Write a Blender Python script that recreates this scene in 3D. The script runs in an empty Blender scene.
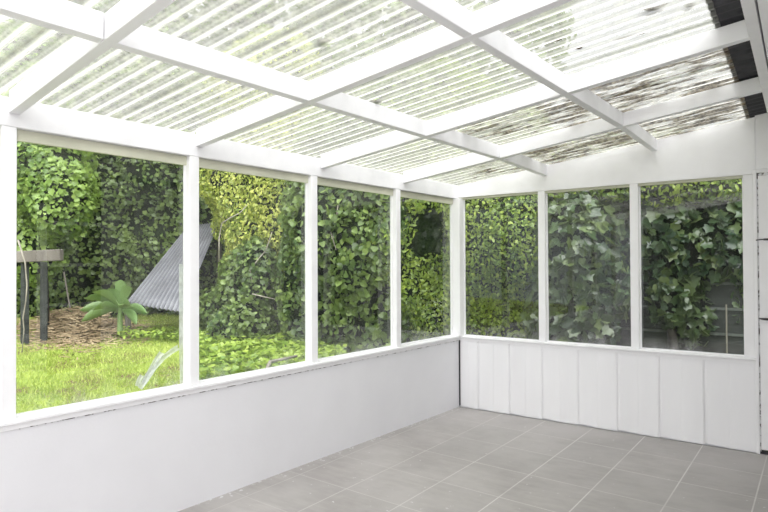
import bpy, bmesh, math, random
import numpy as np
from mathutils import Vector, Matrix
C = bpy.context.scene.collection
rnd = random.Random(7)
PI = math.pi

# ------------------------------------------------------------------ camera
FPX, YAW, PIT, ROL = 613.55, 0.647001, 0.013494, -0.004742
CAM = np.array([3.2728, -5.6298, 1.5])
Fv = np.array([-math.sin(YAW)*math.cos(PIT), math.cos(YAW)*math.cos(PIT), math.sin(PIT)])
Rv0 = np.array([math.cos(YAW), math.sin(YAW), 0]); Uv0 = np.cross(Rv0, Fv)
Rv = math.cos(ROL)*Rv0 + math.sin(ROL)*Uv0
Uv = -math.sin(ROL)*Rv0 + math.cos(ROL)*Uv0
cd = bpy.data.cameras.new('camera'); cam = bpy.data.objects.new('camera', cd); C.objects.link(cam)
cd.sensor_width = 36; cd.lens = 36*FPX/768; cd.clip_start = .05; cd.clip_end = 300
M = Matrix.Identity(4)
for i in range(3):
    M[i][0] = Rv[i]; M[i][1] = Uv[i]; M[i][2] = -Fv[i]; M[i][3] = CAM[i]
cam.matrix_world = M
bpy.context.scene.camera = cam

def at(px, py, depth):
    """world position surveyed along a sight line"""
    return Vector(CAM + depth*(Fv + Rv*(px-384)/FPX - Uv*(py-256)/FPX))
def on(ax, v, px, py):
    d = Fv + Rv*(px-384)/FPX - Uv*(py-256)/FPX
    return Vector(CAM + d*(v-CAM[ax])/d[ax])

# ------------------------------------------------------------------ helpers
def obj(name, bm, mats, parent=None, smooth=False):
    me = bpy.data.meshes.new(name)
    if isinstance(bm, bmesh.types.BMesh):
        bmesh.ops.recalc_face_normals(bm, faces=bm.faces)
        bm.to_mesh(me); bm.free()
    else:
        me.from_pydata(bm[0], [], bm[1])
    if not isinstance(mats, (list, tuple)): mats = [mats]
    for m in mats: me.materials.append(m)
    if smooth:
        me.polygons.foreach_set('use_smooth', [True]*len(me.polygons))
    o = bpy.data.objects.new(name, me); C.objects.link(o)
    if parent is not None: o.parent = parent
    return o
def tag(o, label, cat, group=None, kind=None):
    o['label'] = label; o['category'] = cat
    if group: o['group'] = group
    if kind: o['kind'] = kind
    return o
def struct(o):
    o['kind'] = 'structure'; return o
def empty(name, loc=(0, 0, 0)):
    o = bpy.data.objects.new(name, None); C.objects.link(o); o.location = loc
    o.empty_display_size = .1
    return o
def box(bm, x0, x1, y0, y1, z0, z1, bev=0, mi=0):
    r = bmesh.ops.create_cube(bm, size=1)
    vs = r['verts']
    for v in vs:
        v.co = Vector((x0+(v.co.x+.5)*(x1-x0), y0+(v.co.y+.5)*(y1-y0), z0+(v.co.z+.5)*(z1-z0)))
    fs = set(f for v in vs for f in v.link_faces)
    for f in fs: f.material_index = mi
    if bev:
        es = list(set(e for v in vs for e in v.link_edges))
        bmesh.ops.bevel(bm, geom=es, offset=bev, segments=1, affect='EDGES')
def mbox(*a, **k):
    bm = bmesh.new(); box(bm, *a, **k); return bm
def hexa(bm, P, bev=0):
    """P: 4 bottom points then 4 top points"""
    vs = [bm.verts.new(p) for p in P]
    for q in ((0,1,2,3),(4,5,6,7),(0,1,5,4),(1,2,6,5),(2,3,7,6),(3,0,4,7)):
        bm.faces.new([vs[i] for i in q])
    if bev:
        bmesh.ops.bevel(bm, geom=list(set(e for v in vs for e in v.link_edges)), offset=bev, segments=1, affect='EDGES')
def bar(bm, a, b, w, h, up=(0, 0, 1)):
    a = Vector(a); b = Vector(b); d = (b-a).normalized()
    s = d.cross(Vector(up))
    if s.length < 1e-4: s = d.cross(Vector((1, 0, 0)))
    s.normalize(); u = s.cross(d)
    s *= w/2; u *= h/2
    hexa(bm, [a-s-u, a+s-u, b+s-u, b-s-u, a-s+u, a+s+u, b+s+u, b-s+u], bev=min(w, h)*.08)
def tube(bm, pts, rad, n=7):
    pts = [Vector(p) for p in pts]
    if not hasattr(rad, '__len__'): rad = [rad]*len(pts)
    rings = []
    for i, p in enumerate(pts):
        d = (pts[min(i+1, len(pts)-1)]-pts[max(i-1, 0)]).normalized()
        s = d.cross(Vector((0.13, .21, 1)))
        if s.length < 1e-3: s = d.cross(Vector((1, 0, 0)))
        s.normalize(); u = s.cross(d)
        rings.append([bm.verts.new(p + rad[i]*(math.cos(2*PI*k/n)*s + math.sin(2*PI*k/n)*u)) for k in range(n)])
    for a, b in zip(rings, rings[1:]):
        for k in range(n):
            bm.faces.new([a[k], a[(k+1) % n], b[(k+1) % n], b[k]])
    bm.faces.new(rings[0][::-1]); bm.faces.new(rings[-1])
def crook(a, b, n, amp, seed=0):
    r = random.Random(seed); a = Vector(a); b = Vector(b)
    out = []
    for i in range(n+1):
        t = i/n; p = a.lerp(b, t)
        if 0 < i < n: p += Vector([r.uniform(-amp, amp) for _ in range(3)])
        out.append(p)
    return out

# ------------------------------------------------------------------ materials
class NT:
    def __init__(s, name):
        s.m = bpy.data.materials.new(name); s.m.use_nodes = True
        s.t = s.m.node_tree; s.t.nodes.clear()
        s.out = s.t.nodes.new('ShaderNodeOutputMaterial')
    def n(s, typ, inp=None, **props):
        nd = s.t.nodes.new('ShaderNode'+typ)
        for k, v in props.items(): setattr(nd, k, v)
        for k, v in (inp or {}).items():
            s.set(nd.inputs[k], v)
        return nd
    def set(s, sock, v):
        if isinstance(v, bpy.types.NodeSocket): s.t.links.new(v, sock)
        elif isinstance(v, bpy.types.Node): s.t.links.new(v.outputs[0], sock)
        else: sock.default_value = v
    def math(s, op, a, b=0.0, c=None, clamp=False):
        nd = s.n('Math', {0: a, 1: b}, operation=op, use_clamp=clamp)
        if c is not None: s.set(nd.inputs[2], c)
        return nd.outputs[0]
    def ramp(s, fac, stops, interp='LINEAR'):
        nd = s.n('ValToRGB', {0: fac}); cr = nd.color_ramp; cr.interpolation = interp
        while len(cr.elements) < len(stops): cr.elements.new(.5)
        for e, (p, c) in zip(cr.elements, stops):
            e.position = p; e.color = c if len(c) == 4 else (*c, 1)
        return nd.outputs[0]
    def coord(s, kind='Object'): return s.n('TexCoord').outputs[kind]
    def noise(s, vec, scale, detail=3, rough=.55):
        return s.n('TexNoise', {'Vector': vec, 'Scale': scale, 'Detail': detail, 'Roughness': rough}).outputs[0]
    def mix(s, f, a, b, blend='MIX'):
        nd = s.n('Mix', data_type='RGBA', blend_type=blend)
        s.set(nd.inputs[0], f); s.set(nd.inputs[6], a); s.set(nd.inputs[7], b)
        return nd.outputs[2]
    def scale(s, vec, v):
        return s.n('Mapping', {'Vector': vec, 'Scale': v}).outputs[0]
    def done(s, sh):
        s.set(s.out.inputs[0], sh); return s.m
    def bsdf(s, col, rough=.6, spec=.3, bump=None, bstr=.2, bdist=.01, metal=0):
        p = s.n('BsdfPrincipled', {'Base Color': col, 'Roughness': rough, 'Metallic': metal})
        p.inputs['Specular IOR Level'].default_value = spec
        if bump is not None:
            b = s.n('Bump', {'Height': bump, 'Strength': bstr, 'Distance': bdist})
            s.set(p.inputs['Normal'], b)
        return p
def rgb(*c): return (*c, 1)

def paint(name, c, c2, rough=.5, sc=(6, 6, 6), bump=.06):
    k = NT(name); v = k.coord()
    n = k.noise(k.scale(v, sc), 1.0, 4)
    col = k.mix(k.ramp(n, [(.35, (0, 0, 0)), (.7, (1, 1, 1))]), rgb(*c), rgb(*c2))
    f = k.noise(v, 60, 3)
    return k.done(k.bsdf(col, rough, .3, f, bump, .004))
white = paint('white_paint', (.87, .87, .88), (.84, .84, .85))
beam_white = paint('beam_paint', (.82, .82, .83), (.77, .77, .785), .5, (2, 8, 8))
wall_paint = paint('wall_paint', (.76, .76, .785), (.73, .73, .755), .62, (2.5, 2.5, 2.5), .12)
clad_paint = paint('cladding_paint', (.87, .87, .885), (.84, .84, .855), .45, (5, 5, 1))
cream = paint('cream_paint', (.62, .62, .50), (.52, .53, .42), .6, (8, 3, 8))

def peel_mat():
    k = NT('peeling_paint'); v = k.coord()
    n = k.noise(v, 22, 5, .7)
    m = k.ramp(n, [(.50, (0, 0, 0)), (.56, (1, 1, 1))])
    return k.done(k.bsdf(k.mix(m, rgb(.72, .72, .73), rgb(.10, .085, .075)), .7, .2, n, .4, .01))
peel = peel_mat()

def floor_mat():
    k = NT('grey_tile'); v = k.coord('Object')
    s = k.n('SeparateXYZ', {0: v}); x, y = s.outputs[0], s.outputs[1]
    u = k.math('DIVIDE', k.math('SUBTRACT', k.math('ADD', x, k.math('MULTIPLY', y, .03)), .955-9), .45)
    w = k.math('DIVIDE', k.math('SUBTRACT', k.math('ADD', y, k.math('MULTIPLY', x, .04)), -.445-50.7), .507)
    def grout(q, tile, wd):
        f = k.math('FRACT', q); f = k.math('ABSOLUTE', k.math('SUBTRACT', f, .5))
        d = k.math('MULTIPLY', k.math('SUBTRACT', .5, f), tile)       # metres to the joint
        return k.math('LESS_THAN', d, wd)
    fade = k.ramp(k.noise(v, 1.7, 2), [(.30, (.45,)*3), (.55, (1, 1, 1))])
    g = k.math('MAXIMUM', grout(u, .45, .0042), grout(w, .507, .0032))
    g = k.math('MULTIPLY', k.math('MULTIPLY', g, fade), k.ramp(k.math('MULTIPLY', x, .5), [(.15, (.45,)*3), (.75, (1, 1, 1))]))
    cell = k.n('CombineXYZ', {0: k.math('FLOOR', u), 1: k.math('FLOOR', w)})
    wn = k.n('TexWhiteNoise', {0: cell}, noise_dimensions='2D').outputs[0]
    st = k.noise(k.scale(v, (1.2, 5, 1)), 3.0, 6, .65)
    st2 = k.noise(v, 1.3, 4, .6)
    col = k.ramp(k.math('ADD', k.math('MULTIPLY', st, .6), k.math('MULTIPLY', st2, .4)),
                 [(.33, (.255, .237, .225)), (.5, (.335, .315, .302)), (.68, (.43, .41, .393))])
    col = k.mix(k.ramp(k.noise(v, 1.1, 5, .7), [(.42, (0, 0, 0)), (.62, (.5,)*3)]), col, rgb(.46, .44, .43))
    col = k.mix(k.math('MULTIPLY', wn, .25), col, rgb(.32, .31, .30))
    col = k.mix(k.math('MULTIPLY', g, .7), col, rgb(.66, .65, .62))
    # paint splashes along the left wall and a few scuffs
    near = k.math('SUBTRACT', 1.0, k.math('DIVIDE', k.math('ABSOLUTE', x), .10), clamp=True)
    sp = k.math('GREATER_THAN', k.math('ADD', k.noise(v, 22, 3, .6), k.math('MULTIPLY', near, .13)), .70)
    col = k.mix(k.math('MULTIPLY', sp, .7), col, rgb(.66, .66, .67))
    rg = k.ramp(st, [(.3, (.34,)*3), (.7, (.55,)*3)])
    h = k.math('SUBTRACT', k.math('MULTIPLY', st, .25), g)
    return k.done(k.bsdf(col, rg, .4, h, .35, .003))
tile = floor_mat()

def glass_mat():
    k = NT('window_glass'); v = k.coord()
    tr = k.n('BsdfTransparent', {0: rgb(.93, .955, .945)})
    gl = k.n('BsdfGlossy', {'Color': rgb(1, 1, 1), 'Roughness': .0})
    fc = k.n('LayerWeight', {'Blend': .5}).outputs['Facing']
    fr = k.math('ADD', k.math('MULTIPLY', k.math('POWER', fc, 4.5), .85), .075, clamp=True)
    a = k.n('MixShader', {0: fr, 1: tr, 2: gl})
    df = k.n('BsdfDiffuse', {'Color': rgb(.85, .86, .88)})
    tl = k.n('BsdfTranslucent', {'Color': rgb(.85, .86, .88)})
    dd = k.n('MixShader', {0: .5, 1: df, 2: tl})
    n = k.noise(k.scale(v, (3, 3, .8)), 1.5, 5, .6)
    sz = k.n('SeparateXYZ', {0: v}).outputs[2]
    edge = k.math('MULTIPLY', k.math('SUBTRACT', 1.0, k.math('DIVIDE', k.math('SUBTRACT', sz, .74), .14), clamp=True), .32)
    edge = k.math('MULTIPLY', edge, k.ramp(k.noise(v, 9, 4, .6), [(.4, (0, 0, 0)), (.65, (1, 1, 1))]))
    haze = k.math('ADD', k.math('MULTIPLY', k.ramp(n, [(.4, (0, 0, 0)), (.72, (1, 1, 1))]), .05), k.math('ADD', edge, .012))
    return k.done(k.n('MixShader', {0: haze, 1: a, 2: dd}))
glass = glass_mat()

PITCH = .095; AMP = .017
ROOF0, SLOPE = 2.325, .122
def lift(y):           # the roof dips a little where it meets the end wall
    return .036*min(1.0, max(0.0, -y)/.9)
def roof_z(x, y):      # underside of the corrugated sheets
    return ROOF0 + SLOPE*x + lift(y) + AMP*.5*(1-math.cos(2*PI*y/PITCH)) + .001
def sheet_mat():
    k = NT('clear_corrugated_plastic'); v = k.coord()
    s = k.n('SeparateXYZ', {0: v}); y = s.outputs[1]; x = s.outputs[0]
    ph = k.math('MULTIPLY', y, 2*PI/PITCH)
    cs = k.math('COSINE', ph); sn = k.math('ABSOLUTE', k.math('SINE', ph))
    val = k.math('POWER', k.math('MULTIPLY', k.math('ADD', cs, 1.0), .5), 9.0)    # 1 in the valleys, where pale highlight lines are painted in
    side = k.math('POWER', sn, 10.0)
    n1 = k.noise(v, 34, 6, .75)        # lichen speckle
    n2 = k.noise(k.scale(v, (1, 2, 1)), 1.6, 4, .6)
    dx = k.math('SUBTRACT', x, 2.05); dy = k.math('ADD', y, 2.55)
    r2 = k.math('ADD', k.math('MULTIPLY', dx, dx), k.math('MULTIPLY', k.math('MULTIPLY', dy, dy), .9))
    clean = k.ramp(r2, [(.05, (.40,)*3), (.6, (1, 1, 1))])
    speck = k.ramp(n1, [(.40, (.12,)*3), (.60, (1, 1, 1))])
    grime = k.math('MULTIPLY', k.math('MULTIPLY', speck, k.ramp(n2, [(.3, (.55,)*3), (.6, (1, 1, 1))])), clean)
    tr = k.n('BsdfTransparent', {0: rgb(.86, .875, .87)})
    gl = k.n('BsdfGlossy', {'Color': rgb(1, 1, 1), 'Roughness': .12})
    fc = k.n('LayerWeight', {'Blend': .5}).outputs['Facing']
    fr = k.math('ADD', k.math('MULTIPLY', k.math('POWER', fc, 5.0), .5), .04, clamp=True)
    a = k.n('MixShader', {0: fr, 1: tr, 2: gl})
    dirt = k.mix(k.ramp(k.noise(v, 15, 4, .6), [(.35, (0, 0, 0)), (.65, (1, 1, 1))]), rgb(.28, .29, .27), rgb(.46, .47, .39))
    gt = k.n('MixShader', {0: .62, 1: k.n('BsdfDiffuse', {'Color': dirt}), 2: k.n('BsdfTranslucent', {'Color': dirt})})
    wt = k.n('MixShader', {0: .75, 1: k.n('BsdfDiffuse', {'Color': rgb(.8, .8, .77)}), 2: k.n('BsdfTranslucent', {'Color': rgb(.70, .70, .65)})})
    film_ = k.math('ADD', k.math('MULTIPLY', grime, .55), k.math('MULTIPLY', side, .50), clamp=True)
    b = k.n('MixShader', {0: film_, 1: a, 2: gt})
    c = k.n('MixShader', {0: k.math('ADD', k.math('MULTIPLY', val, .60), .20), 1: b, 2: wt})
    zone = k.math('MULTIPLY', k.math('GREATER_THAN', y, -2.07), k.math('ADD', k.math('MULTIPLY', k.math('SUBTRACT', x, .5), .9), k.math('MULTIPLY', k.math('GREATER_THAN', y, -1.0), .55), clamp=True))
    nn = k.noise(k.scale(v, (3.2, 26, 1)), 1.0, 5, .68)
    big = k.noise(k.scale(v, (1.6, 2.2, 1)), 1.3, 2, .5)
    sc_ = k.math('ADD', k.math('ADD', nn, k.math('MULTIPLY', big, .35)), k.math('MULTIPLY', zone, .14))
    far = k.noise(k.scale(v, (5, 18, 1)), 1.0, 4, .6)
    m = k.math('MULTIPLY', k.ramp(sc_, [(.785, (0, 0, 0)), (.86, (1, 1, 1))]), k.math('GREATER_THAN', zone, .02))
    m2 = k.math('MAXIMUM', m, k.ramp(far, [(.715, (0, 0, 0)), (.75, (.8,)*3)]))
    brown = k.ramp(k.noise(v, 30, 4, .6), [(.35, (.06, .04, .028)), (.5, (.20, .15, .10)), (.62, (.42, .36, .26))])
    d = k.n('MixShader', {0: k.math('MULTIPLY', m2, .8), 1: c, 2: k.n('BsdfDiffuse', {'Color': brown})})  # brown streaks paint in leaf litter and the light it blocks
    return k.done(d)
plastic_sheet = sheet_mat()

def simple(name, c1, c2, scale=8, rough=.8, stretch=(1, 1, 1), spec=.2, bump=.4, metal=0, thr=(.35, .7)):
    k = NT(name); v = k.coord()
    n = k.noise(k.scale(v, stretch), scale, 5, .6)
    col = k.ramp(n, [(thr[0], c1), (thr[1], c2)])
    return k.done(k.bsdf(col, rough, spec, n, bump, .01, metal))
dark_iron = simple('dark_iron', (.035, .035, .04), (.07, .07, .075), 10, .6)
weathered = simple('weathered_timber', (.08, .07, .06), (.20, .18, .16), 4, .85, (1, 1, .15))
grey_post = simple('grey_timber', (.075, .085, .08), (.17, .185, .175), 4, .85, (1, 1, .2))
fence_wood = simple('fence_timber', (.022, .025, .024), (.06, .066, .062), 3, .9, (.3, 1, 3))
bark = simple('bark', (.02, .017, .014), (.07, .06, .05), 9, .95)
pale_wood = simple('dead_wood', (.20, .18, .15), (.36, .33, .28), 9, .9)
stick_mat = simple('dry_sticks', (.16, .10, .06), (.42, .31, .20), 5, .95)
dead_leaf = simple('dead_leaf', (.05, .032, .02), (.17, .10, .05), 14, .9)
metal_dark = simple('dark_metal', (.05, .05, .05), (.12, .12, .12), 20, .4, metal=.7)
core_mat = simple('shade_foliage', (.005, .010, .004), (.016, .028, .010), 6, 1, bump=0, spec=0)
def galv():
    k = NT('galvanised_iron'); v = k.coord()
    n = k.noise(v, 2.2, 5, .65)
    col = k.ramp(n, [(.3, (.12, .12, .128)), (.55, (.20, .205, .22)), (.75, (.29, .295, .31))])
    rib_shading = k.n('Attribute', attribute_name='rib_shading').outputs['Fac']
    col = k.mix(k.math('MULTIPLY', k.math('SUBTRACT', 1.0, rib_shading), .75), col, rgb(.045, .045, .055))  # shading of the corrugations painted into the colour as dark stripes
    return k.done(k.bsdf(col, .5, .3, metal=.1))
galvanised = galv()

def leaf_mat(name, cols, trans=.35, rough=.38, spec=.45):
    k = NT(name)
    g = k.n('NewGeometry').outputs['Random Per Island']
    st = [(i/(len(cols)-1), c) for i, c in enumerate(cols)]
    col = k.ramp(g, st)
    v = k.coord()
    big = k.noise(v, 1.1, 3, .6)
    col = k.mix(k.ramp(big, [(.38, (0, 0, 0)), (.65, (.6,)*3)]), col, rgb(*cols[-1]))
    p = k.bsdf(col, rough, spec)
    t = k.n('BsdfTranslucent', {'Color': k.mix(.4, col, rgb(.40, .55, .08))})
    return k.done(k.n('MixShader', {0: trans, 1: p, 2: t}))
L_ivy_bright = leaf_mat('ivy_bright', [(.045, .10, .018), (.11, .21, .035), (.20, .32, .06), (.29, .40, .10)])
L_ivy_mid = leaf_mat('ivy_mid', [(.018, .045, .012), (.045, .09, .024), (.10, .165, .045), (.22, .30, .08)])
L_ivy_dark = leaf_mat('ivy_dark', [(.012, .034, .014), (.03, .06, .026), (.05, .09, .04), (.08, .13, .05)], .2)
L_ivy_blue = leaf_mat('ivy_glossy', [(.010, .028, .014), (.026, .055, .027), (.06, .105, .05), (.15, .20, .07)], .18, .3, .6)
L_feather = leaf_mat('feathery_leaf', [(.08, .16, .02), (.24, .33, .05), (.42, .48, .09), (.60, .60, .16)], .4)
L_narrow = leaf_mat('narrow_leaf', [(.035, .085, .015), (.09, .17, .03), (.18, .28, .045), (.34, .42, .06)], .35)
L_lime = leaf_mat('lime_leaf', [(.16, .28, .03), (.28, .42, .05), (.42, .55, .08)], .4)
L_ground = leaf_mat('groundcover', [(.10, .19, .03), (.22, .34, .05), (.36, .47, .08)], .35)
L_grass = leaf_mat('grass_blade', [(.20, .29, .04), (.32, .41, .07), (.48, .54, .16)], .3, .7, .15)
L_broad = leaf_mat('broad_leaf', [(.07, .15, .04), (.13, .22, .07), (.26, .36, .14)], .25, .35)
def soil():
    k = NT('lawn_soil'); v = k.coord()
    n = k.noise(v, 2.2, 5, .6)
    col = k.ramp(n, [(.38, (.14, .11, .05)), (.5, (.20, .27, .05)), (.7, (.30, .38, .08))])
    return k.done(k.bsdf(col, .95, .1, k.noise(v, 40, 3), .5, .02))
soil_m = soil()
def film():
    k = NT('clear_film')
    d = k.n('MixShader', {0: .6, 1: k.n('BsdfDiffuse', {'Color': rgb(.9, .92, .95)}), 2: k.n('BsdfTranslucent', {'Color': rgb(.9, .92, .95)})})
    g = k.n('MixShader', {0: .2, 1: d, 2: k.n('BsdfGlossy', {'Color': rgb(1, 1, 1), 'Roughness': .1})})
    n = k.noise(k.coord(), 25, 3)
    return k.done(k.n('MixShader', {0: k.ramp(n, [(.3, (.5,)*3), (.7, (.85,)*3)]), 1: k.n('BsdfTransparent'), 2: g}))
film_m = film()

# ------------------------------------------------------------------ room shell
YB, XH = -7.2, 3.8         # back wall, house wall
struct(obj('floor', mbox(0, XH, YB, .0, -.1, 0), tile))
struct(obj('wall_left', mbox(-.11, 0, YB, -.001, -.1, .698), wall_paint))
# end wall: backing and profiled cladding in one mesh
bm = bmesh.new()
box(bm, -.11, 2.69, .03, .11, -.1, .70)
box(bm, 2.45, 2.69, .028, .10, .0, .6)
edges = [.012, .225, .573, .917, 1.268, 1.62, 1.972, 2.319, 2.69]
for a, b in zip(edges, edges[1:]):
    m = a+(b-a)*.52
    prof = [(a+.001, .007), (a+.008, .006), (a+.020, .001), (m-.012, .003), (m, 0), (b-.014, 0), (b-.004, .005), (b-.001, .007)]
    z0 = .012
    lo = [bm.verts.new((x, y, .006 if x > m-.02 else .016)) for x, y in prof]
    hi = [bm.verts.new((x, y, .70)) for x, y in prof]
    for i in range(len(prof)-1):
        bm.faces.new([lo[i], lo[i+1], hi[i+1], hi[i]])
    bm.faces.new(lo); bm.faces.new(hi[::-1])
struct(obj('wall_far', bm, clad_paint))
dark_room = simple('dark_room', (.02, .02, .022), (.05, .05, .05), 2, .8, bump=0)
struct(obj('wall_back', mbox(0, XH, YB-.1, YB, -.1, .85), grey_post))
struct(obj('wall_back_dark', mbox(0, XH, YB-.1, YB-.02, .85, 2.8), dark_room))
bm = bmesh.new(); box(bm, XH, XH+.1, -1.66, .11, -.1, 2.8); box(bm, XH, XH+.1, YB-.1, -2.47, -.1, .75); box(bm, XH, XH+.1, YB-.1, .11, 2.55, 2.8)
struct(obj('wall_right', bm, wall_paint))
struct(obj('wall_right_dark', mbox(XH+.05, XH+.1, YB-.1, -1.66, -.1, 2.55), dark_room))
gd = struct(empty('door_2', (XH, -2.07, 0)))
bm = bmesh.new()
box(bm, XH-.03, XH+.04, -1.76, -1.66, 0, 2.55); box(bm, XH-.03, XH+.04, -2.50, -2.42, 0, 2.2)
for z in (.25, 1.05, 1.51, 1.99): box(bm, XH-.01, XH+.03, -2.42, -1.76, z-.02, z+.02)
box(bm, XH-.01, XH+.03, -2.42, -1.76, .02, .23)
o = obj('door_frame', bm, white, gd); o.matrix_parent_inverse = Matrix.Translation(-gd.location)
struct(obj('wall_far_door_side', mbox(3.52, XH, 0, .1, -.1, 2.8), wall_paint))
# gable board over the end windows
bm = bmesh.new()
P = [(-.09, 0.0, 2.20), (XH, 0, 2.20), (XH, .11, 2.20), (-.09, .11, 2.20)]
T = [(-.09, 0.0, ROOF0+SLOPE*-.09-.004), (2.72, 0, ROOF0+SLOPE*2.72-.004)]
v = [(-.09, 2.200), (2.6998, 2.200), (2.6998, ROOF0+SLOPE*2.6998-.004), (-.09, ROOF0-SLOPE*.09-.004)]
hexa(bm, [(v[0][0], 0, v[0][1]), (v[1][0], 0, v[1][1]), (v[1][0], .11, v[1][1]), (v[0][0], .11, v[0][1]),
          (v[3][0], 0, v[3][1]), (v[2][0], 0, v[2][1]), (v[2][0], .11, v[2][1]), (v[3][0], .11, v[3][1])])
box(bm, 2.70, 3.52, 0.005, .11, 2.235, 2.80)
struct(obj('trim_1', bm, white))
# eaves beam on the left
struct(obj('trim_2', mbox(-.10, 0, YB, -.001, 2.186, ROOF0+.004, bev=.003), beam_white))
# left sill: sloping top, nosing, apron
bm = bmesh.new()
box(bm, -.13, .022, YB, -.001, .726, .746, bev=.004)
box(bm, -.02, .008, YB, -.001, .700, .726)
struct(obj('trim_3', bm, white))
struct(obj('trim_4', mbox(-.005, .0025, YB, -.001, .694, .700), peel))
# end wall sill
bm = bmesh.new()
box(bm, .023, 2.69, -.022, .13, .728, .747, bev=.004)
box(bm, .012, 2.68, -.006, .02, .700, .728)
struct(obj('trim_5', bm, white))
# bead under gable board
struct(obj('trim_6', mbox(.0, 2.69, .02, .07, 2.178, 2.199), cream))

# posts
LP = [-5.45, -4.375, -3.305, -2.216, -1.108]
tn = 7
for y in LP:
    struct(obj('trim_%d' % tn, mbox(-.075, -.002, y, y+.07, .746, 2.186, bev=.003), white)); tn += 1
struct(obj('trim_%d' % tn, mbox(-.075, .045, -.046, .075, .747, 2.186, bev=.003), white)); tn += 1
EP = [.886, 1.741, 2.612]
for x in EP:
    struct(obj('trim_%d' % tn, mbox(x, x+.07, .002, .075, .747, 2.199, bev=.003), white)); tn += 1

# windows
wn = 1
ys = LP + [-.046]
for i in range(5):
    a, b = ys[i]+.07, ys[i+1]
    e = struct(empty('window_%d' % wn, (-.06, (a+b)/2, .746)))
    def loc(o, e=e):
        o.parent = e; o.matrix_parent_inverse = Matrix.Translation(-e.location); return o
    loc(obj('pane', ([(-.06, a-.01, .74), (-.06, b+.01, .74), (-.06, b+.01, 2.15), (-.06, a-.01, 2.15)], [(0, 1, 2, 3)]), glass))
    bm = bmesh.new(); box(bm, -.058, -.034, a, b, 2.128, 2.184); box(bm, -.066, -.058, a, b, 2.14, 2.184)
    loc(obj('head_bead', bm, cream))
    bm = bmesh.new(); box(bm, -.057, -.045, a, b, .746, .758); box(bm, -.057, -.045, a, a+.01, .758, 2.128); box(bm, -.057, -.045, b-.01, b, .758, 2.128)
    loc(obj('glazing_bead', bm, white))
    wn += 1
xs = [-.025] + EP
for i in range(3):
    a, b = xs[i]+.07, xs[i+1]
    e = struct(empty('window_%d' % wn, ((a+b)/2, .06, .747)))
    def loc(o, e=e):
        o.parent = e; o.matrix_parent_inverse = Matrix.Translation(-e.location); return o
    loc(obj('pane', ([(a-.005, .06, .743), (b+.01, .06, .743), (b+.01, .06, 2.19), (a-.005, .06, 2.19)], [(0, 1, 2, 3)]), glass))
    bm = bmesh.new(); box(bm, a, b, .045, .057, .747, .758); box(bm, a, a+.01, .045, .057, .758, 2.178); box(bm, b-.01, b, .045, .057, .758, 2.178)
    loc(obj('glazing_bead', bm, white))
    wn += 1

struct(obj('trim_20', mbox(.001, .006, -.003, .02, .012, .700), dark_iron))  # dark strip standing in for the shadow in the corner gap
# door at the right-hand end
dr = struct(empty('door_1', (2.70, .02, 0)))
def dloc(o):
    o.parent = dr; o.matrix_parent_inverse = Matrix.Translation(-dr.location); return o
bm = bmesh.new()
box(bm, 2.683, 2.708, -.012, .10, 0.0, 2.235, bev=.002)
box(bm, 2.708, 3.52, -.012, .10, 2.205, 2.235, bev=.002)
box(bm, 3.50, 3.52, -.012, .10, 0, 2.205)
dloc(obj('door_frame', bm, white))
bm = bmesh.new()
box(bm, 2.7085, 2.716, .0, .02, .02, 2.205); box(bm, 2.716, 3.50, .0, .02, 2.185, 2.2045)
dloc(obj('door_gap', bm, peel))
bm = bmesh.new()
box(bm, 2.717, 2.80, -.006, .04, .035, 2.183, bev=.003)
box(bm, 3.41, 3.495, -.006, .04, .035, 2.183, bev=.003)
box(bm, 2.80, 3.41, -.006, .04, 2.06, 2.183); box(bm, 2.80, 3.41, -.006, .04, .035, .25); box(bm, 2.80, 3.41, -.006, .04, 1.0, 1.12)
box(bm, 2.80, 3.41, .008, .03, .25, 1.0); box(bm, 2.80, 3.41, .008, .03, 1.12, 2.06)
dloc(obj('door_leaf', bm, white))
dloc(obj('under_door_gap', mbox(2.70, 3.50, .0, .09, 0, .02), dark_iron))  # dark strip standing in for the black gap under the door
bm = bmesh.new()
tube(bm, [(2.712, -.03, 1.062), (2.74, -.036, 1.060), (2.79, -.04, 1.058), (2.83, -.04, 1.058)], [.003, .009, .011, .010], 8)
tube(bm, [(2.80, -.04, 1.058), (2.80, -.005, 1.058)], .008, 8)
dloc(obj('door_handle', bm, metal_dark, smooth=True))
bm = bmesh.new()
tube(bm, [(2.700, -.018, 1.675), (2.73, -.022, 1.68), (2.80, -.022, 1.68)], .005, 8)
box(bm, 2.75, 2.80, -.012, -.005, 1.672, 1.688)
dloc(obj('bolt', bm, metal_dark))

# ledger and soffit over the house side
def lx(y): return 2.80-.048*y
bm = bmesh.new()
hexa(bm, [(lx(YB), YB, 2.585), (lx(YB)+.05, YB, 2.585), (lx(0)+.05, -.001, 2.585), (lx(0), -.001, 2.585),
          (lx(YB), YB, 2.74), (lx(YB)+.05, YB, 2.74), (lx(0)+.05, -.001, 2.74), (lx(0), -.001, 2.74)], bev=.002)
struct(obj('trim_%d' % tn, bm, beam_white)); tn += 1
bm = bmesh.new()
def skewboard(o0, o1, z0, z1):
    hexa(bm, [(lx(YB)+o0, YB, z0), (lx(YB)+o1, YB, z0), (lx(0)+o1, -.001, z0), (lx(0)+o0, -.001, z0),
              (lx(YB)+o0, YB, z1), (lx(YB)+o1, YB, z1), (lx(0)+o1, -.001, z1), (lx(0)+o0, -.001, z1)])
skewboard(.058, .19, 2.588, 2.74); skewboard(.05, .058, 2.66, 2.74); skewboard(.19, .64, 2.61, 2.63)
box(bm, lx(0)+.60, XH, YB, -.001, 2.612, 2.628)
struct(obj('ceiling', bm, white))

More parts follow.
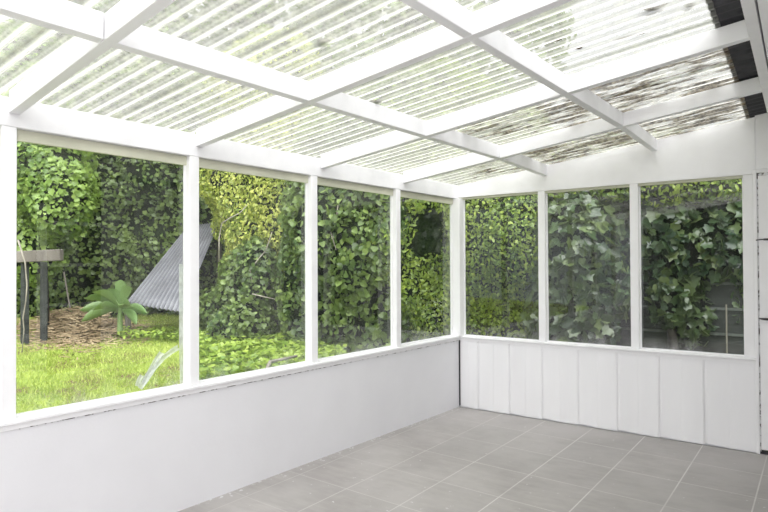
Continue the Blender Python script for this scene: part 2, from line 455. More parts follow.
# ------------------------------------------------------------------ rafters, noggings
ord_ = ['leftmost', 'second from the left', 'third from the left', 'fourth from the left']
SK = [.05, .05, 0, 0, 0]
RY = [-4.345, -3.262, -2.115, -1.0]
RW = .052
def rbot(x): return 2.250 + .1275*x
def rtop(x, d=.036): return ROOF0 + SLOPE*x + d
notes = ['rising above the first window', 'meeting the eaves beam between first and second windows',
         'meeting the eaves beam between second and third windows', 'nearest the white end wall']
for i, y in enumerate([-5.45] + RY):
    if i == 0: continue            # wholly outside the picture
    lab = 'white rafter %s, %s' % (ord_[i-1], notes[i-1])
    bm = bmesh.new(); x0, x1 = .002, lx(y)-.002
    yb = y - SK[i]*2.8
    hexa(bm, [(x0, y, rbot(x0)), (x1, yb, rbot(x1)), (x1, yb+RW, rbot(x1)), (x0, y+RW, rbot(x0)),
              (x0, y, rtop(x0)), (x1, yb, rtop(x1)), (x1, yb+RW, rtop(x1)), (x0, y+RW, rtop(x0))], bev=.002)
    o = obj('rafter', bm, beam_white)
    tag(o, lab, 'rafter', 'sloping roof rafters')
def rowx(row, y):
    return .985 if row == 0 else 1.975
ends = [-5.45] + RY
bays = ['left of the leftmost rafter', 'between the leftmost and second rafters', 'between the second and third rafters', 'between the third and fourth rafters']
for row, rn in ((0, 'lower row'), (1, 'upper row')):
    for i in range(5):
        if row == 1 and i == 0: continue
        xx = rowx(row, 0); w = .045
        y0 = ends[i]-SK[i]*xx+RW+.001; y1 = ends[i+1]-SK[i+1]*xx-.001 if i < 4 else -.001
        a = b = xx; e = .034 if i == 4 else 0
        bm = bmesh.new()
        hexa(bm, [(a-w, y0, rbot(a-w)+.001), (a, y0, rbot(a)+.001), (b, y1, rbot(b)+.001-e), (b-w, y1, rbot(b-w)+.001-e),
                  (a-w, y0, rtop(a-w)), (a, y0, rtop(a)), (b, y1, rtop(b)-e), (b-w, y1, rtop(b-w)-e)], bev=.002)
        o = obj('roof_nogging', bm, beam_white)
        place = bays[i] if i < 4 else 'touching the white end wall'
        tag(o, 'white cross timber of the %s, %s' % (rn, place), 'roof timber', 'cross timbers between the rafters')

# ------------------------------------------------------------------ corrugated roof sheets
def corrugated(y0, y1, x0, x1, dz, nx=6, per=12, th=.0015):
    ny = int(round((y1-y0)/PITCH*per)); V = []; Fc = []
    for i in range(nx+1):
        for j in range(ny+1):
            y = y0+(y1-y0)*j/ny; sk = -.05*y
            x = x0+sk*(x0 > 1)+(x1+sk-x0-sk*(x0 > 1))*i/nx
            V.append((x, y, roof_z(x, y)+dz))
    for i in range(nx):
        for j in range(ny):
            a = i*(ny+1)+j
            Fc.append((a, a+1, a+ny+2, a+ny+1))
    return V, Fc
names = ['farthest toward the back wall, outside the picture', 'second from the back wall, outside the picture', 'at the top left corner of the picture',
         'over the left half of the first garden window', 'above the post between first and second garden windows', 'over the second garden window',
         'over the third garden window', 'over the fourth garden window, specked with leaf litter', 'along the white end wall, covered in leaf litter']
SW = PITCH*8
for i in range(9):
    y1 = .095 - i*SW; y0 = y1 - SW - PITCH*.5
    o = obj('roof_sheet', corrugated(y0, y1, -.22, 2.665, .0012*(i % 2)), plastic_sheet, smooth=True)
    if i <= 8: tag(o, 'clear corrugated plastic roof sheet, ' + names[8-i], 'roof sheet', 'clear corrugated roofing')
o = obj('iron_roof_sheet', corrugated(YB, .095, 2.64, 3.3, .006), dark_iron, smooth=True)
tag(o, 'dark corrugated iron sheet edge at the upper end of the clear roof', 'roof sheet')

# leaf litter lying in the valleys of the sheets
def flakes(n, area, size, seed, dens=None):
    r = random.Random(seed); V = []; Fc = []
    while n > 0:
        x = r.uniform(area[0], area[1]); y = r.uniform(area[2], area[3])
        if dens and r.random() > dens(x, y): n -= .25; continue
        n -= 1
        y = round(y/PITCH)*PITCH + r.gauss(.008, .016)
        z = roof_z(x, y)+.005+r.random()*.012
        s = size*r.uniform(.4, 1.3); a = r.gauss(0, .5)+(PI if r.random() < .5 else 0); w = s*r.uniform(.2, .5)
        ca, sa = math.cos(a), math.sin(a); k = len(V); t = r.uniform(-.004, .010); tl = r.uniform(0, 1.2)
        for u, q in ((-s, 0), (-.3*s, w), (.5*s, w*.8), (s, 0), (.4*s, -w), (-.4*s, -w*.8)):
            V.append((x+u*ca-q*sa, y+(u*sa+q*ca)*.5, z+t*(u/s)+SLOPE*u*ca+abs(q)*tl))
        Fc.append(tuple(range(k, k+6)))
    return V, Fc
def clump(x, y):
    return max(0, .5+.5*math.sin(x*5.1+1)*math.cos(y*6.3+x*2))**1.3
litter_m = leaf_mat('litter', [(.05, .03, .02), (.15, .10, .06), (.28, .20, .13), (.40, .33, .20)], .15, .9, .1)
o = obj('leaf_litter', flakes(2600, (.35, 2.6, -.98, -.05), .022, 3, lambda x, y: .35+.65*clump(x, y)), litter_m)
tag(o, 'brown leaf litter lying on the clear roof beside the white end wall', 'leaf litter', kind='stuff')
o = obj('leaf_litter', flakes(1900, (.35, 2.6, -2.05, -1.02), .022, 4, lambda x, y: clump(x, y)*(.12+.88*min(1, max(0, (x-1.0)/.9)))), litter_m)
tag(o, 'sparser brown leaf litter on the clear roof one bay from the end wall', 'leaf litter', kind='stuff')
def roof_leaf(px, py, ln, wd, curl, lab):
    # meet the roof plane along the sight line
    d = Fv + Rv*(px-384)/FPX - Uv*(py-256)/FPX
    t = (ROOF0+.045+SLOPE*CAM[0]-CAM[2])/(d[2]-SLOPE*d[0])
    p = Vector(CAM+d*t); p.z += .004
    bm = bmesh.new(); n = 8
    L = []; R_ = []; Mv = []
    for i in range(n+1):
        u = i/n; x = (u-.5)*ln; w = wd*math.sin(PI*min(1, u*.95+.03))**.7
        z = curl*.12*(u-.5)**2
        Mv.append(bm.verts.new(p+Vector((x, .3*x, z+SLOPE*x)))); L.append(bm.verts.new(p+Vector((x-.1*w, .3*x+w, z+w*.35+SLOPE*x)))); R_.append(bm.verts.new(p+Vector((x+.1*w, .3*x-w, z+w*.35+SLOPE*x))))
    for i in range(n):
        bm.faces.new([Mv[i], Mv[i+1], L[i+1], L[i]]); bm.faces.new([Mv[i+1], Mv[i], R_[i], R_[i+1]])
    o = obj('dead_leaf', bm, dead_leaf)
    tag(o, lab, 'leaf', 'dead leaves lying on the clear roof')
roof_leaf(655, 11, .11, .022, .6, 'curled dark leaf on the clear roof near the top right corner')
roof_leaf(432, 62, .13, .022, .3, 'dark ragged leaf on the roof between the second and third rafters')
roof_leaf(325, 43, .08, .022, .5, 'brown leaf lying on the roof above the second garden window')
roof_leaf(557, 42, .06, .013, .5, 'small dark leaf on the roof, left of the pair beside the upper cross timber')
roof_leaf(579, 50, .05, .012, .5, 'small dark leaf on the roof, right of the pair beside the upper cross timber')
roof_leaf(630, 38, .14, .014, .1, 'long brown leaf on the roof in front of the third rafter')
roof_leaf(378, 102, .09, .018, .4, 'brown leaf on the roof just above the lower cross timber, right of the third rafter')
roof_leaf(668, 116-58, .09, .030, .3, 'mossy tan leaf on the roof behind the third rafter, toward the house')
roof_leaf(690, 8, .05, .025, .3, 'dark crumpled leaf on the roof against the iron sheet')

# ------------------------------------------------------------------ ground outside
def gz(x, y):
    z = .14 + .042*max(0, -x) + .05*max(0, y) + .02*math.sin(x*1.7+y)*math.sin(y*1.3)
    return z
V = []; Fc = []; nx, ny = 80, 80
X0, X1, Y0, Y1 = -16, 8, -12, 10
for i in range(nx+1):
    for j in range(ny+1):
        x = X0+(X1-X0)*i/nx; y = Y0+(Y1-Y0)*j/ny
        V.append((x, y, gz(x, y)))
for i in range(nx):
    for j in range(ny):
        cx = X0+(X1-X0)*(i+.5)/nx; cy = Y0+(Y1-Y0)*(j+.5)/ny
        if cx > -.1 and cy < .2 and cx < 8: continue
        a = i*(ny+1)+j; Fc.append((a, a+ny+1, a+ny+2, a+1))
struct(obj('ground', (V, Fc), soil_m, smooth=True))

def npmesh(name, V, faces_idx, loop_n, mats, parent=None, midx=None):
    """V (n,3); faces: flat loops and per-face counts"""
    me = bpy.data.meshes.new(name)
    me.vertices.add(len(V)); me.vertices.foreach_set('co', V.astype(np.float32).ravel())
    me.loops.add(len(faces_idx)); me.loops.foreach_set('vertex_index', faces_idx.astype(np.int32))
    me.polygons.add(len(loop_n))
    st = np.concatenate([[0], np.cumsum(loop_n)[:-1]]).astype(np.int32)
    me.polygons.foreach_set('loop_start', st); me.polygons.foreach_set('loop_total', loop_n.astype(np.int32))
    for m in mats: me.materials.append(m)
    if midx is not None: me.polygons.foreach_set('material_index', midx.astype(np.int32))
    me.update(calc_edges=True); me.validate()
    o = bpy.data.objects.new(name, me); C.objects.link(o)
    if parent is not None: o.parent = parent
    return o

# leaf outlines: x across, y along (base 0 .. tip 1), z fold; midrib = base, (mid), tip
IVY = dict(right=[(.0, 0), (.26, -.10), (.50, .10), (.40, .36), (.52, .56), (.22, .66), (0, 1)], fold=.22)
HEART = dict(right=[(.0, 0), (.25, -.10), (.46, .12), (.44, .42), (.25, .74), (0, 1)], fold=.25)
NARROW = dict(right=[(.0, 0), (.13, .28), (.12, .6), (0, 1)], fold=.06)
OVAL = dict(right=[(0, 0), (.22, .25), (.26, .55), (.14, .85), (0, 1)], fold=.10)
def leafcloud(pos, nrm, size, shape, rs, droop=.55, spread=.6):
    n = len(pos)
    nrm = nrm + rs.normal(0, spread, (n, 3)) + np.array([0, 0, .35])
    nrm /= np.linalg.norm(nrm, axis=1)[:, None]
    tip = np.array([0, 0, -droop]) + rs.normal(0, .5, (n, 3))
    tip -= nrm*(np.sum(tip*nrm, 1)[:, None]); tip /= np.linalg.norm(tip, axis=1)[:, None]+1e-9
    side = np.cross(tip, nrm)
    right = shape['right']; m = len(right)
    # verts: right outline m points (first=base,last=tip) + left inner m-2
    pts = [(x, y, abs(x)*shape['fold']) for x, y in right] + [(-x, y, abs(x)*shape['fold']) for x, y in right[1:-1]]
    P = np.array(pts); k = len(P)
    s = size[:, None, None]
    V = pos[:, None, :] + s*(P[None, :, 0:1]*side[:, None, :] + (P[None, :, 1:2]-.4)*tip[:, None, :] + P[None, :, 2:3]*nrm[:, None, :])
    f1 = list(range(m)); f2 = [0] + [m+i for i in range(m-2)] + [m-1]; f2 = f2[::-1]
    base = (np.arange(n)*k)[:, None]
    F = (base + np.array(f1+f2)[None, :]).ravel()
    return V.reshape(-1, 3), F, np.full(2*n, m)

def ico(sub=2):
    bm = bmesh.new(); bmesh.ops.create_icosphere(bm, subdivisions=sub, radius=1)
    V = np.array([v.co[:] for v in bm.verts]); F = np.array([[v.index for v in f.verts] for f in bm.faces]); bm.free()
    return V, F
ICO = ico(3)
def wob(p, ph):
    return (np.sin(p[:, 0]*3.1+ph)*np.sin(p[:, 1]*2.7+ph*1.3)*np.sin(p[:, 2]*3.3+ph*.7)
            + .5*np.sin(p[:, 0]*7.3+ph*2)*np.sin(p[:, 1]*6.1+ph)*np.sin(p[:, 2]*8.1-ph))
def foliage(name, parent, blobs, dens, size, shape, mat, seed, droop=.55, spread=.6, depth=.22, core=.82, lump=.22, zmin=None, extra=None):
    rs = np.random.RandomState(seed)
    Vs = []; Fs = []; Ns = []; Ms = []; off = 0
    B = [(np.array(c, float), np.array(r, float)) for c, r in blobs]
    for bi, (c, r) in enumerate(B):
        db = min(depth, .32*min(r)); lb = lump*min(1, min(r)/.55)
        area = 4*PI*(((r[0]*r[1])**1.6+(r[0]*r[2])**1.6+(r[1]*r[2])**1.6)/3)**(1/1.6)
        n = int(area*dens)
        d = rs.normal(0, 1, (n, 3)); d /= np.linalg.norm(d, axis=1)[:, None]
        # area-correct a little
        p = c + d*r
        nr = d/r; nr /= np.linalg.norm(nr, axis=1)[:, None]
        w = wob(p, bi*.0+seed*.37)
        p = p + nr*(lb*w[:, None]) - nr*(rs.random_sample(n)**1.5*db)[:, None]
        keep = np.ones(n, bool)
        for bj, (c2, r2) in enumerate(B):
            if bj != bi: keep &= np.sum(((p-c2)/(r2*.88))**2, 1) > 1
        keep &= p[:, 2] > (zmin if zmin is not None else .12)
        keep &= ~((p[:, 0] > -.25) & (p[:, 1] < .28))
        p = p[keep]; nr = nr[keep]; n = len(p)
        if n == 0: continue
        sz = size*rs.uniform(.55, 1.25, n)
        V, F, N = leafcloud(p, nr, sz, shape, rs, droop, spread)
        Vs.append(V); Fs.append(F+off); Ns.append(N); Ms.append(np.zeros(len(N))); off += len(V)
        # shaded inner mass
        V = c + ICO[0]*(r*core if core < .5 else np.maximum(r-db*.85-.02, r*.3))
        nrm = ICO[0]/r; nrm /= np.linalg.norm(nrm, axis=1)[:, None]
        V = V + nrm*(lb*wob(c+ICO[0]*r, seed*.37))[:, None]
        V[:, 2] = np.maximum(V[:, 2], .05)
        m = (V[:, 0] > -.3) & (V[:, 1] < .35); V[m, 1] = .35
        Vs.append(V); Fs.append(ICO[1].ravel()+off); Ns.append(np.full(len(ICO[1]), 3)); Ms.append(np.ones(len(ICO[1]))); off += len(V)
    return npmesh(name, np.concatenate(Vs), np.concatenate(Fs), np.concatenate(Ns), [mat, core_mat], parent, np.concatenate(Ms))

def plant(name, label, cat, blobs, dens, size, shape, mat, seed, group=None, trunk=None, **k):
    c = blobs[0][0]
    e = empty(name, (c[0], c[1], gz(c[0], c[1])))
    tag(e, label, cat, group)
    o = foliage('foliage', e, blobs, dens, size, shape, mat, seed, **k)
    o.matrix_parent_inverse = Matrix.Translation(-e.location)
    bm = bmesh.new()
    for a, b, r in (trunk or [((c[0], c[1], gz(c[0], c[1])-.1), (c[0], c[1], c[2]), .09)]):
        tube(bm, crook(a, b, 6, .05, seed), [r*.7*(1-.08*i) for i in range(7)], 8)
    t = obj('trunk', bm, bark, e, smooth=True); t.matrix_parent_inverse = Matrix.Translation(-e.location)
    return e

def G(px, depth, z, dy=0):
    """point over the ground on the sight line of px, at height z"""
    p = at(px, 265, depth); return (p.x, p.y, z)
# --- far boundary, behind the lawn
plant('ivy_tree', 'bright green ivy-covered tree seen at the left of the first window', 'tree',
      [(G(45, 9.6, 3.0), (.75, .75, 1.0)), (G(20, 9.8, 4.1), (1.0, 1.0, 1.1)), (G(62, 9.4, 2.6), (.55, .5, .75)), (G(38, 9.8, 1.9), (.5, .5, .6))],
      600, .076, IVY, L_ivy_bright, 11, group='trees along the back boundary')
plant('hedge_tree', 'tall dark ivy mass behind the leaning iron sheet and the grey post', 'tree',
      [(G(95, 12.2, 2.1), (1.4, 1.2, 2.1)), (G(150, 12.6, 2.6), (1.5, 1.2, 2.4)), (G(110, 12.6, 4.6), (1.6, 1.4, 1.5)), (G(175, 12.8, 4.3), (1.5, 1.4, 1.6)), (G(30, 12.5, 2.2), (1.5, 1.2, 2.3)),
       (G(195, 12.5, 1.9), (1.0, 1.0, 1.9))],
      330, .078, IVY, L_ivy_mid, 12, group='trees along the back boundary', core=.88)
plant('hedge_tree', 'mid green leafy tree top above the first window, showing through the clear roof', 'tree',
      [(G(40, 13.4, 5.2), (2.0, 1.7, 1.6)), (G(120, 13.2, 5.9), (2.0, 1.7, 1.4)), (G(-60, 12.5, 4.6), (2.0, 1.8, 2.4))],
      170, .11, HEART, L_ivy_mid, 13, group='trees along the back boundary')
plant('tall_tree', 'tall thin-crowned tree beyond the boundary, seen only through the clear roof', 'tree',
      [(G(250, 14, 7.4), (2.0, 1.8, 1.5)), (G(330, 14.5, 7.6), (2.0, 1.8, 1.6)), (G(170, 14, 7.9), (1.8, 1.8, 1.4)), (G(420, 14, 7.0), (2.0, 1.6, 1.6)), (G(500, 13, 6.6), (1.6, 1.5, 1.5)), (G(90, 13.5, 8.0), (1.8, 1.6, 1.2)), (G(330, 14.5, 5.5), (2.5, 1.8, 1.4)), (G(450, 13.5, 5.0), (2.0, 1.5, 1.2))],
      42, .20, HEART, L_ivy_mid, 31, core=.3, depth=1.2, trunk=[(G(330, 14.5, .3), G(330, 14.5, 6.6), .2)])
plant('feathery_shrub', 'tall yellow-green feathery shrub filling the top of the second window', 'shrub',
      [(G(255, 10.6, 2.7), (.85, .9, 1.0)), (G(290, 10.2, 3.1), (.9, .9, 1.2)), (G(250, 10.9, 3.3), (.75, .8, .8)), (G(268, 10.3, 1.9), (.7, .7, .7)), (G(268, 10.9, 4.4), (1.2, 1.1, 1.2)), (G(298, 9.8, 2.2), (.6, .6, 1.0))],
      1300, .066, OVAL, L_feather, 14, group='shrubs along the back boundary', droop=.8)
plant('ivy_mound', 'ivy mound spilling beside the leaning iron sheet in the second window', 'ivy',
      [(G(240, 9.7, 1.05), (.45, .5, .7)), (G(226, 10.0, .70), (.4, .5, .5)), (G(256, 9.4, 1.3), (.4, .4, .6)), (G(245, 9.3, .6), (.5, .5, .45))],
      480, .072, IVY, L_ivy_mid, 15, zmin=.2)
plant('ivy_clump', 'pale upright ivy clump left of the post between second and third windows', 'ivy',
      [(G(300, 9.0, 1.2), (.32, .32, 1.2)), (G(306, 9.1, 2.3), (.35, .35, .9))],
      500, .075, HEART, L_ivy_mid, 16)
# --- side boundary, running behind the end wall
plant('ivy_hedge', 'glossy large-leaved ivy hedge filling the third garden window', 'ivy',
      [(G(335, 8.6, 2.1), (.75, .6, 1.1)), (G(362, 8.3, 1.7), (.6, .5, .95)), (G(380, 8.2, 2.5), (.6, .5, .9)), (G(350, 8.8, 3.1), (.9, .7, .9)), (G(345, 8.8, .9), (.9, .5, .8)), (G(385, 8.4, .8), (.7, .5, .7))],
      460, .085, HEART, L_ivy_mid, 17, spread=.7)
plant('hollow_thicket', 'dark thicket hollow at the foot of the second window', 'shrub',
      [(G(285, 10.6, 1.0), (.8, .7, 1.0)), (G(310, 10.2, 1.4), (.7, .6, 1.3))],
      80, .10, IVY, L_ivy_dark, 18, core=.95, lump=.1)
plant('narrow_leaf_bush', 'dense narrow-leaved bush filling the fourth garden window beside the corner', 'shrub',
      [(G(415, 8.2, 1.9), (.65, .55, 1.3)), (G(445, 7.9, 2.4), (.6, .55, 1.1)), (G(440, 8.2, 1.0), (.6, .5, .9)), (G(425, 8.4, 3.4), (.9, .8, .9)), (G(428, 7.9, 2.1), (.45, .4, .7))],
      1900, .056, OVAL, L_narrow, 19, droop=.5)
plant('narrow_leaf_bush', 'yellow-flecked narrow-leaved bush just right of the corner post', 'shrub',
      [(G(482, 7.6, 1.9), (.55, .45, 1.1)), (G(515, 7.4, 1.75), (.5, .45, 1.0)), (G(500, 7.6, 2.9), (.7, .6, .8)), (G(500, 7.7, .8), (.7, .45, .8)), (G(472, 7.9, 1.1), (.5, .45, .8)), (G(545, 7.5, 2.3), (.5, .4, .7))],
      1900, .054, OVAL, L_narrow, 20, droop=.5)
plant('ivy_hedge', 'large-leaved blue-green ivy behind the middle window of the end wall', 'ivy',
      [(G(572, 6.9, 1.55), (.48, .32, .75)), (G(595, 6.8, 1.15), (.36, .28, .55)), (G(556, 7.0, 1.0), (.35, .3, .6)), (G(590, 7.1, 1.95), (.40, .3, .35)), (G(575, 6.8, .75), (.45, .28, .5))],
      340, .125, IVY, L_ivy_blue, 21, depth=.12, lump=.1)
plant('ivy_hedge', 'large-leaved ivy over the fence behind the rightmost window', 'ivy',
      [(G(668, 6.6, 1.75), (.40, .28, .55)), (G(700, 6.5, 1.70), (.45, .28, .50)), (G(735, 6.4, 1.75), (.45, .28, .55)), (G(670, 6.6, 1.2), (.22, .22, .4)), (G(770, 6.3, 1.5), (.4, .3, .7)), (G(715, 6.6, 1.35), (.30, .22, .3)), (G(742, 6.4, 1.15), (.22, .2, .35)), (G(690, 6.6, .95), (.25, .2, .35))],
      360, .112, IVY, L_ivy_blue, 22, depth=.12, lump=.1)
plant('creeper', 'pale yellow-green creeper along the fence top above the end windows', 'creeper',
      [(G(560, 7.0, 2.55), (.45, .3, .42)), (G(610, 6.8, 2.55), (.45, .3, .40)), (G(665, 6.5, 2.5), (.42, .3, .38)), (G(715, 6.3, 2.45), (.42, .3, .36)), (G(765, 6.2, 2.45), (.42, .3, .36))],
      900, .055, OVAL, L_narrow, 23, droop=.5)
# --- fence behind the end wall
fe = empty('board_fence', (1.6, 2.2, gz(1.6, 2.2)))
tag(fe, 'dark horizontal board fence behind the ivy at the end wall', 'fence')
def floc(o, e=fe):
    o.parent = e; o.matrix_parent_inverse = Matrix.Translation(-e.location); return o
for i in range(8):
    z = .25+i*.262
    bm = bmesh.new(); box(bm, -1.4, 4.6, 1.55, 1.575, z, z+.235)
    floc(obj('board', bm, fence_wood))
    floc(obj('cap_highlight', mbox(-1.4, 4.6, 1.535, 1.575, z+.2352, z+.2618), grey_post))  # paler cap paints the highlight line along each board top
for x in (.1, 2.4, 4.5):
    floc(obj('post', mbox(x, x+.09, 1.578, 1.66, .1, 2.35, bev=.004), grey_post))
o = obj('garden_stake', mbox(0, .012, 0, .012, 0, .62), pale_wood)
p = at(726, 345, 6.0); o.location = (p.x, p.y, gz(p.x, p.y)-.02); o.scale = (1, 1, 1.5)
tag(o, 'thin pale stake standing outside the rightmost window', 'stake')

# --- timber frame in the garden (first window)
D = 9.0
tf = empty('timber_bench', tuple(at(80, 330, D))); tag(tf, 'low weathered timber bench at the left of the first window', 'bench')
def tloc(o, e=tf):
    o.parent = e; o.matrix_parent_inverse = Matrix.Translation(-e.location); return o
def upright(px, y0, y1, w, mat, name='post', d=D):
    a = at(px, y0, d); b = at(px, y1, d); bm = bmesh.new(); b.z = min(b.z, gz(b.x, b.y)); b.x, b.y = a.x, a.y
    bar(bm, a, b, w, w*.8, up=(0, 1, 0)); return tloc(obj(name, bm, mat))
upright(44, 262, 332, .09, fence_wood, d=8.9)
upright(25, 262, 340, .10, fence_wood, d=8.7)
bm = bmesh.new(); bar(bm, at(64, 272, 9.4), at(70, 308, 9.4), .02, .02); tloc(obj('brace', bm, weathered))
bm = bmesh.new(); bar(bm, at(17, 257, 8.6), at(62, 255, 8.6), .10, .16); tloc(obj('plank', bm, weathered))

# --- leaning corrugated iron
def iron():
    P1, P2, P3, P4 = at(126, 303, 9.6), at(181, 312, 8.9), at(219, 222, 11.2), at(188, 226, 11.6)
    nrib = 13; per = 6; V = []; Fc = []; nu = nrib*per; nv = 10
    nn = (P2-P1).cross(P4-P1).normalized()
    for j in range(nv+1):
        for i in range(nu+1):
            u = i/nu; v_ = j/nv
            p = P1.lerp(P2, u).lerp(P4.lerp(P3, u), v_)
            V.append(tuple(p+nn*.018*math.sin(u*nrib*2*PI)*(1-.45*v_)))
    for j in range(nv):
        for i in range(nu):
            a = j*(nu+1)+i; Fc.append((a, a+1, a+nu+2, a+nu+1))
    e = empty('lean_to', tuple(P2)); tag(e, 'low lean-to roofed with a sloping grey corrugated iron sheet', 'shelter')
    def l2(o): o.parent = e; o.matrix_parent_inverse = Matrix.Translation(-e.location); return o
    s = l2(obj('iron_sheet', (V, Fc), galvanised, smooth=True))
    at_ = s.data.attributes.new('rib_shading', 'FLOAT', 'POINT')
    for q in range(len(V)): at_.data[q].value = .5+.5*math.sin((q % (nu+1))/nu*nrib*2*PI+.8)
    m = s.modifiers.new('t', 'SOLIDIFY'); m.thickness = .004
    for P in (P2, P1):
        bm = bmesh.new(); bar(bm, P+Vector((-.03, .05, -.03)), (P.x-.03, P.y+.05, gz(P.x, P.y)-.1), .07, .07, up=(0, 1, 0)); l2(obj('post', bm, weathered))
    for P in (P3, P4):
        bm = bmesh.new(); bar(bm, P+Vector((0, 0, -.05)), (P.x, P.y, gz(P.x, P.y)-.1), .07, .07, up=(0, 1, 0)); l2(obj('post', bm, weathered))
iron()

# --- stick pile
def sticks():
    r = random.Random(5); V = []; Fc = []
    for k in range(2600):
        px = r.gauss(80, 30); dd = r.gauss(9.7, .6)
        px = min(max(px, 22), 150)
        if px > 100: dd += .5
        p = at(px, 265, dd); h = .42*math.exp(-((px-80)/48)**2-((dd-9.9)/.7)**2)
        z = gz(p.x, p.y)+h*r.random()+.01
        L = r.uniform(.05, .28); a = r.uniform(0, PI); d = Vector((math.cos(a), math.sin(a), r.gauss(0, .15)))*L
        s = Vector((-math.sin(a), math.cos(a), 0))*r.uniform(.004, .018); u = Vector((0, 0, .008))
        c = Vector((p.x, p.y, z)); i = len(V)
        V += [tuple(c-d/2-s), tuple(c+d/2-s*.6), tuple(c+d/2+s*.6), tuple(c-d/2+s), tuple(c-d/2+u), tuple(c+d/2+u)]
        Fc += [(i, i+1, i+5, i+4), (i+4, i+5, i+2, i+3), (i, i+3, i+2, i+1)]
    o = obj('stick_pile', (V, Fc), leaf_mat('stick_colours', [(.04, .035, .018), (.13, .09, .05), (.24, .17, .10), (.40, .32, .20)], 0, .9, .1))
    tag(o, 'heap of brown sticks and mulch at the back of the lawn', 'stick pile', kind='stuff')
sticks()

# --- broad-leaved plant
def broad():
    base = at(120, 322, 9.2); base.z = gz(base.x, base.y)-.0
    e = empty('broad_leaf_plant', tuple(base)); tag(e, 'broad-leaved plant with paddle-shaped leaves in front of the iron sheet', 'plant')
    r = random.Random(9)
    cc = Vector((0, 0, .12))
    right = Vector(Rv); back = Vector((Fv[0], Fv[1], 0))
    spec = [(-.42, .18, .40), (-.30, .34, .46), (-.16, .42, .50), (.02, .48, .48), (.14, .46, .46), (.30, .26, .36), (.36, .10, .34), (-.05, .28, .38), (.10, .18, .34), (-.36, .02, .36), (.20, -.02, .30), (-.12, .10, .34)]
    bm0 = bmesh.new(); tube(bm0, [(0, 0, -.1), (0, 0, .06), (.01, 0, .14)], [.03, .025, .02], 8)
    obj('stem', bm0, L_broad, e)
    for dx, dz, ln in spec:
        dirv = (right*dx + back*r.uniform(-.35, .0) + Vector((0, 0, dz))).normalized()
        side = dirv.cross(back).normalized()
        if side.length < .1: side = right.copy()
        side = (side + back*r.uniform(-.4, .4)).normalized(); nrm = side.cross(dirv)
        bm = bmesh.new(); n = 8; A = []
        for i in range(n+1):
            t = i/n; w = .05*math.sin(PI*t**1.5)**.8+.006 if t < 1 else .004
            c = cc + dirv*ln*t + Vector((0, 0, -.14*t*t*ln/.4))
            A.append([bm.verts.new(c-side*w+nrm*w*.7), bm.verts.new(c), bm.verts.new(c+side*w+nrm*w*.7)])
        for a, b in zip(A, A[1:]):
            bm.faces.new([a[0], a[1], b[1], b[0]]); bm.faces.new([a[1], a[2], b[2], b[1]])
        obj('leaf', bm, L_broad, e, smooth=True)
    e.scale = (1.45, 1.45, 1.45); e.location.z = 1.5-.93*9.2*.1+.02
broad()

# --- grass and ground cover
def blades(n, cond, h, seed, mat, name, lab, hmul=None):
    rs = np.random.RandomState(seed)
    x = -rs.random_sample(n)*9.3-.22; y = -9.5+rs.random_sample(n)*11
    k = cond(x, y); x = x[k]; y = y[k]; n = len(x)
    z = .14+.042*np.maximum(0, -x)+.05*np.maximum(0, y)+.02*np.sin(x*1.7+y)*np.sin(y*1.3)
    a = rs.random_sample(n)*2*PI; hh = h*rs.uniform(.5, 1.3, n); w = .006*rs.uniform(.7, 1.6, n)
    b = np.stack([x, y, z-.005], 1); s = np.stack([np.cos(a), np.sin(a), 0*a], 1)*w[:, None]
    t = b+np.stack([rs.normal(0, .5, n)*hh, rs.normal(0, .5, n)*hh, hh], 1)
    V = np.stack([b-s, b+s, t], 1).reshape(-1, 3)
    o = npmesh(name, V, np.arange(3*n), np.full(n, 3), [mat]); tag(o, lab, 'grass', kind='stuff')
blades(170000, lambda x, y: (x > -8.6+.4*np.sin(y*2)), .045, 31, L_grass, 'lawn_grass', 'short bright green lawn outside the garden windows')
def cover():
    rs = np.random.RandomState(41); n = 9000
    px = rs.uniform(196, 345, n); dd = rs.uniform(5.6, 10, n)
    P = CAM[None]+dd[:, None]*(Fv[None]+Rv[None]*((px-384)/FPX)[:, None])
    m = (P[:, 0] < -.9) & ((dd > 8.0) | (px > 250) | (rs.random_sample(n) < .35)) & (P[:, 1] < 1.6)
    P = P[m]; n = len(P)
    P[:, 2] = .14+.042*np.maximum(0, -P[:, 0])+.05*np.maximum(0, P[:, 1])+rs.random_sample(n)*.16
    V, F, N = leafcloud(P, np.tile([0, 0, 1.], (n, 1)), .075*rs.uniform(.6, 1.3, n), IVY, rs, .3, .5)
    o = npmesh('ground_cover', V, F, N, [L_ground]); tag(o, 'bright leafy ground cover creeping over the lawn below the second window', 'ground cover', kind='stuff')
cover()
def weeds():
    rs = np.random.RandomState(43); n = 500
    px = rs.uniform(118, 182, n); dd = rs.uniform(9.0, 9.8, n)
    P = CAM[None]+dd[:, None]*(Fv[None]+Rv[None]*((px-384)/FPX)[:, None])
    P[:, 2] = .14+.042*np.maximum(0, -P[:, 0])+.05*np.maximum(0, P[:, 1])+rs.random_sample(n)*.18
    V, F, N = leafcloud(P, np.tile([0, 0, 1.], (n, 1)), .08*rs.uniform(.6, 1.3, n), OVAL, rs, .3, .5)
    o = npmesh('weeds', V, F, N, [L_ground]); tag(o, 'low lime green weeds under the lower edge of the iron sheet', 'weeds', kind='stuff')
weeds()

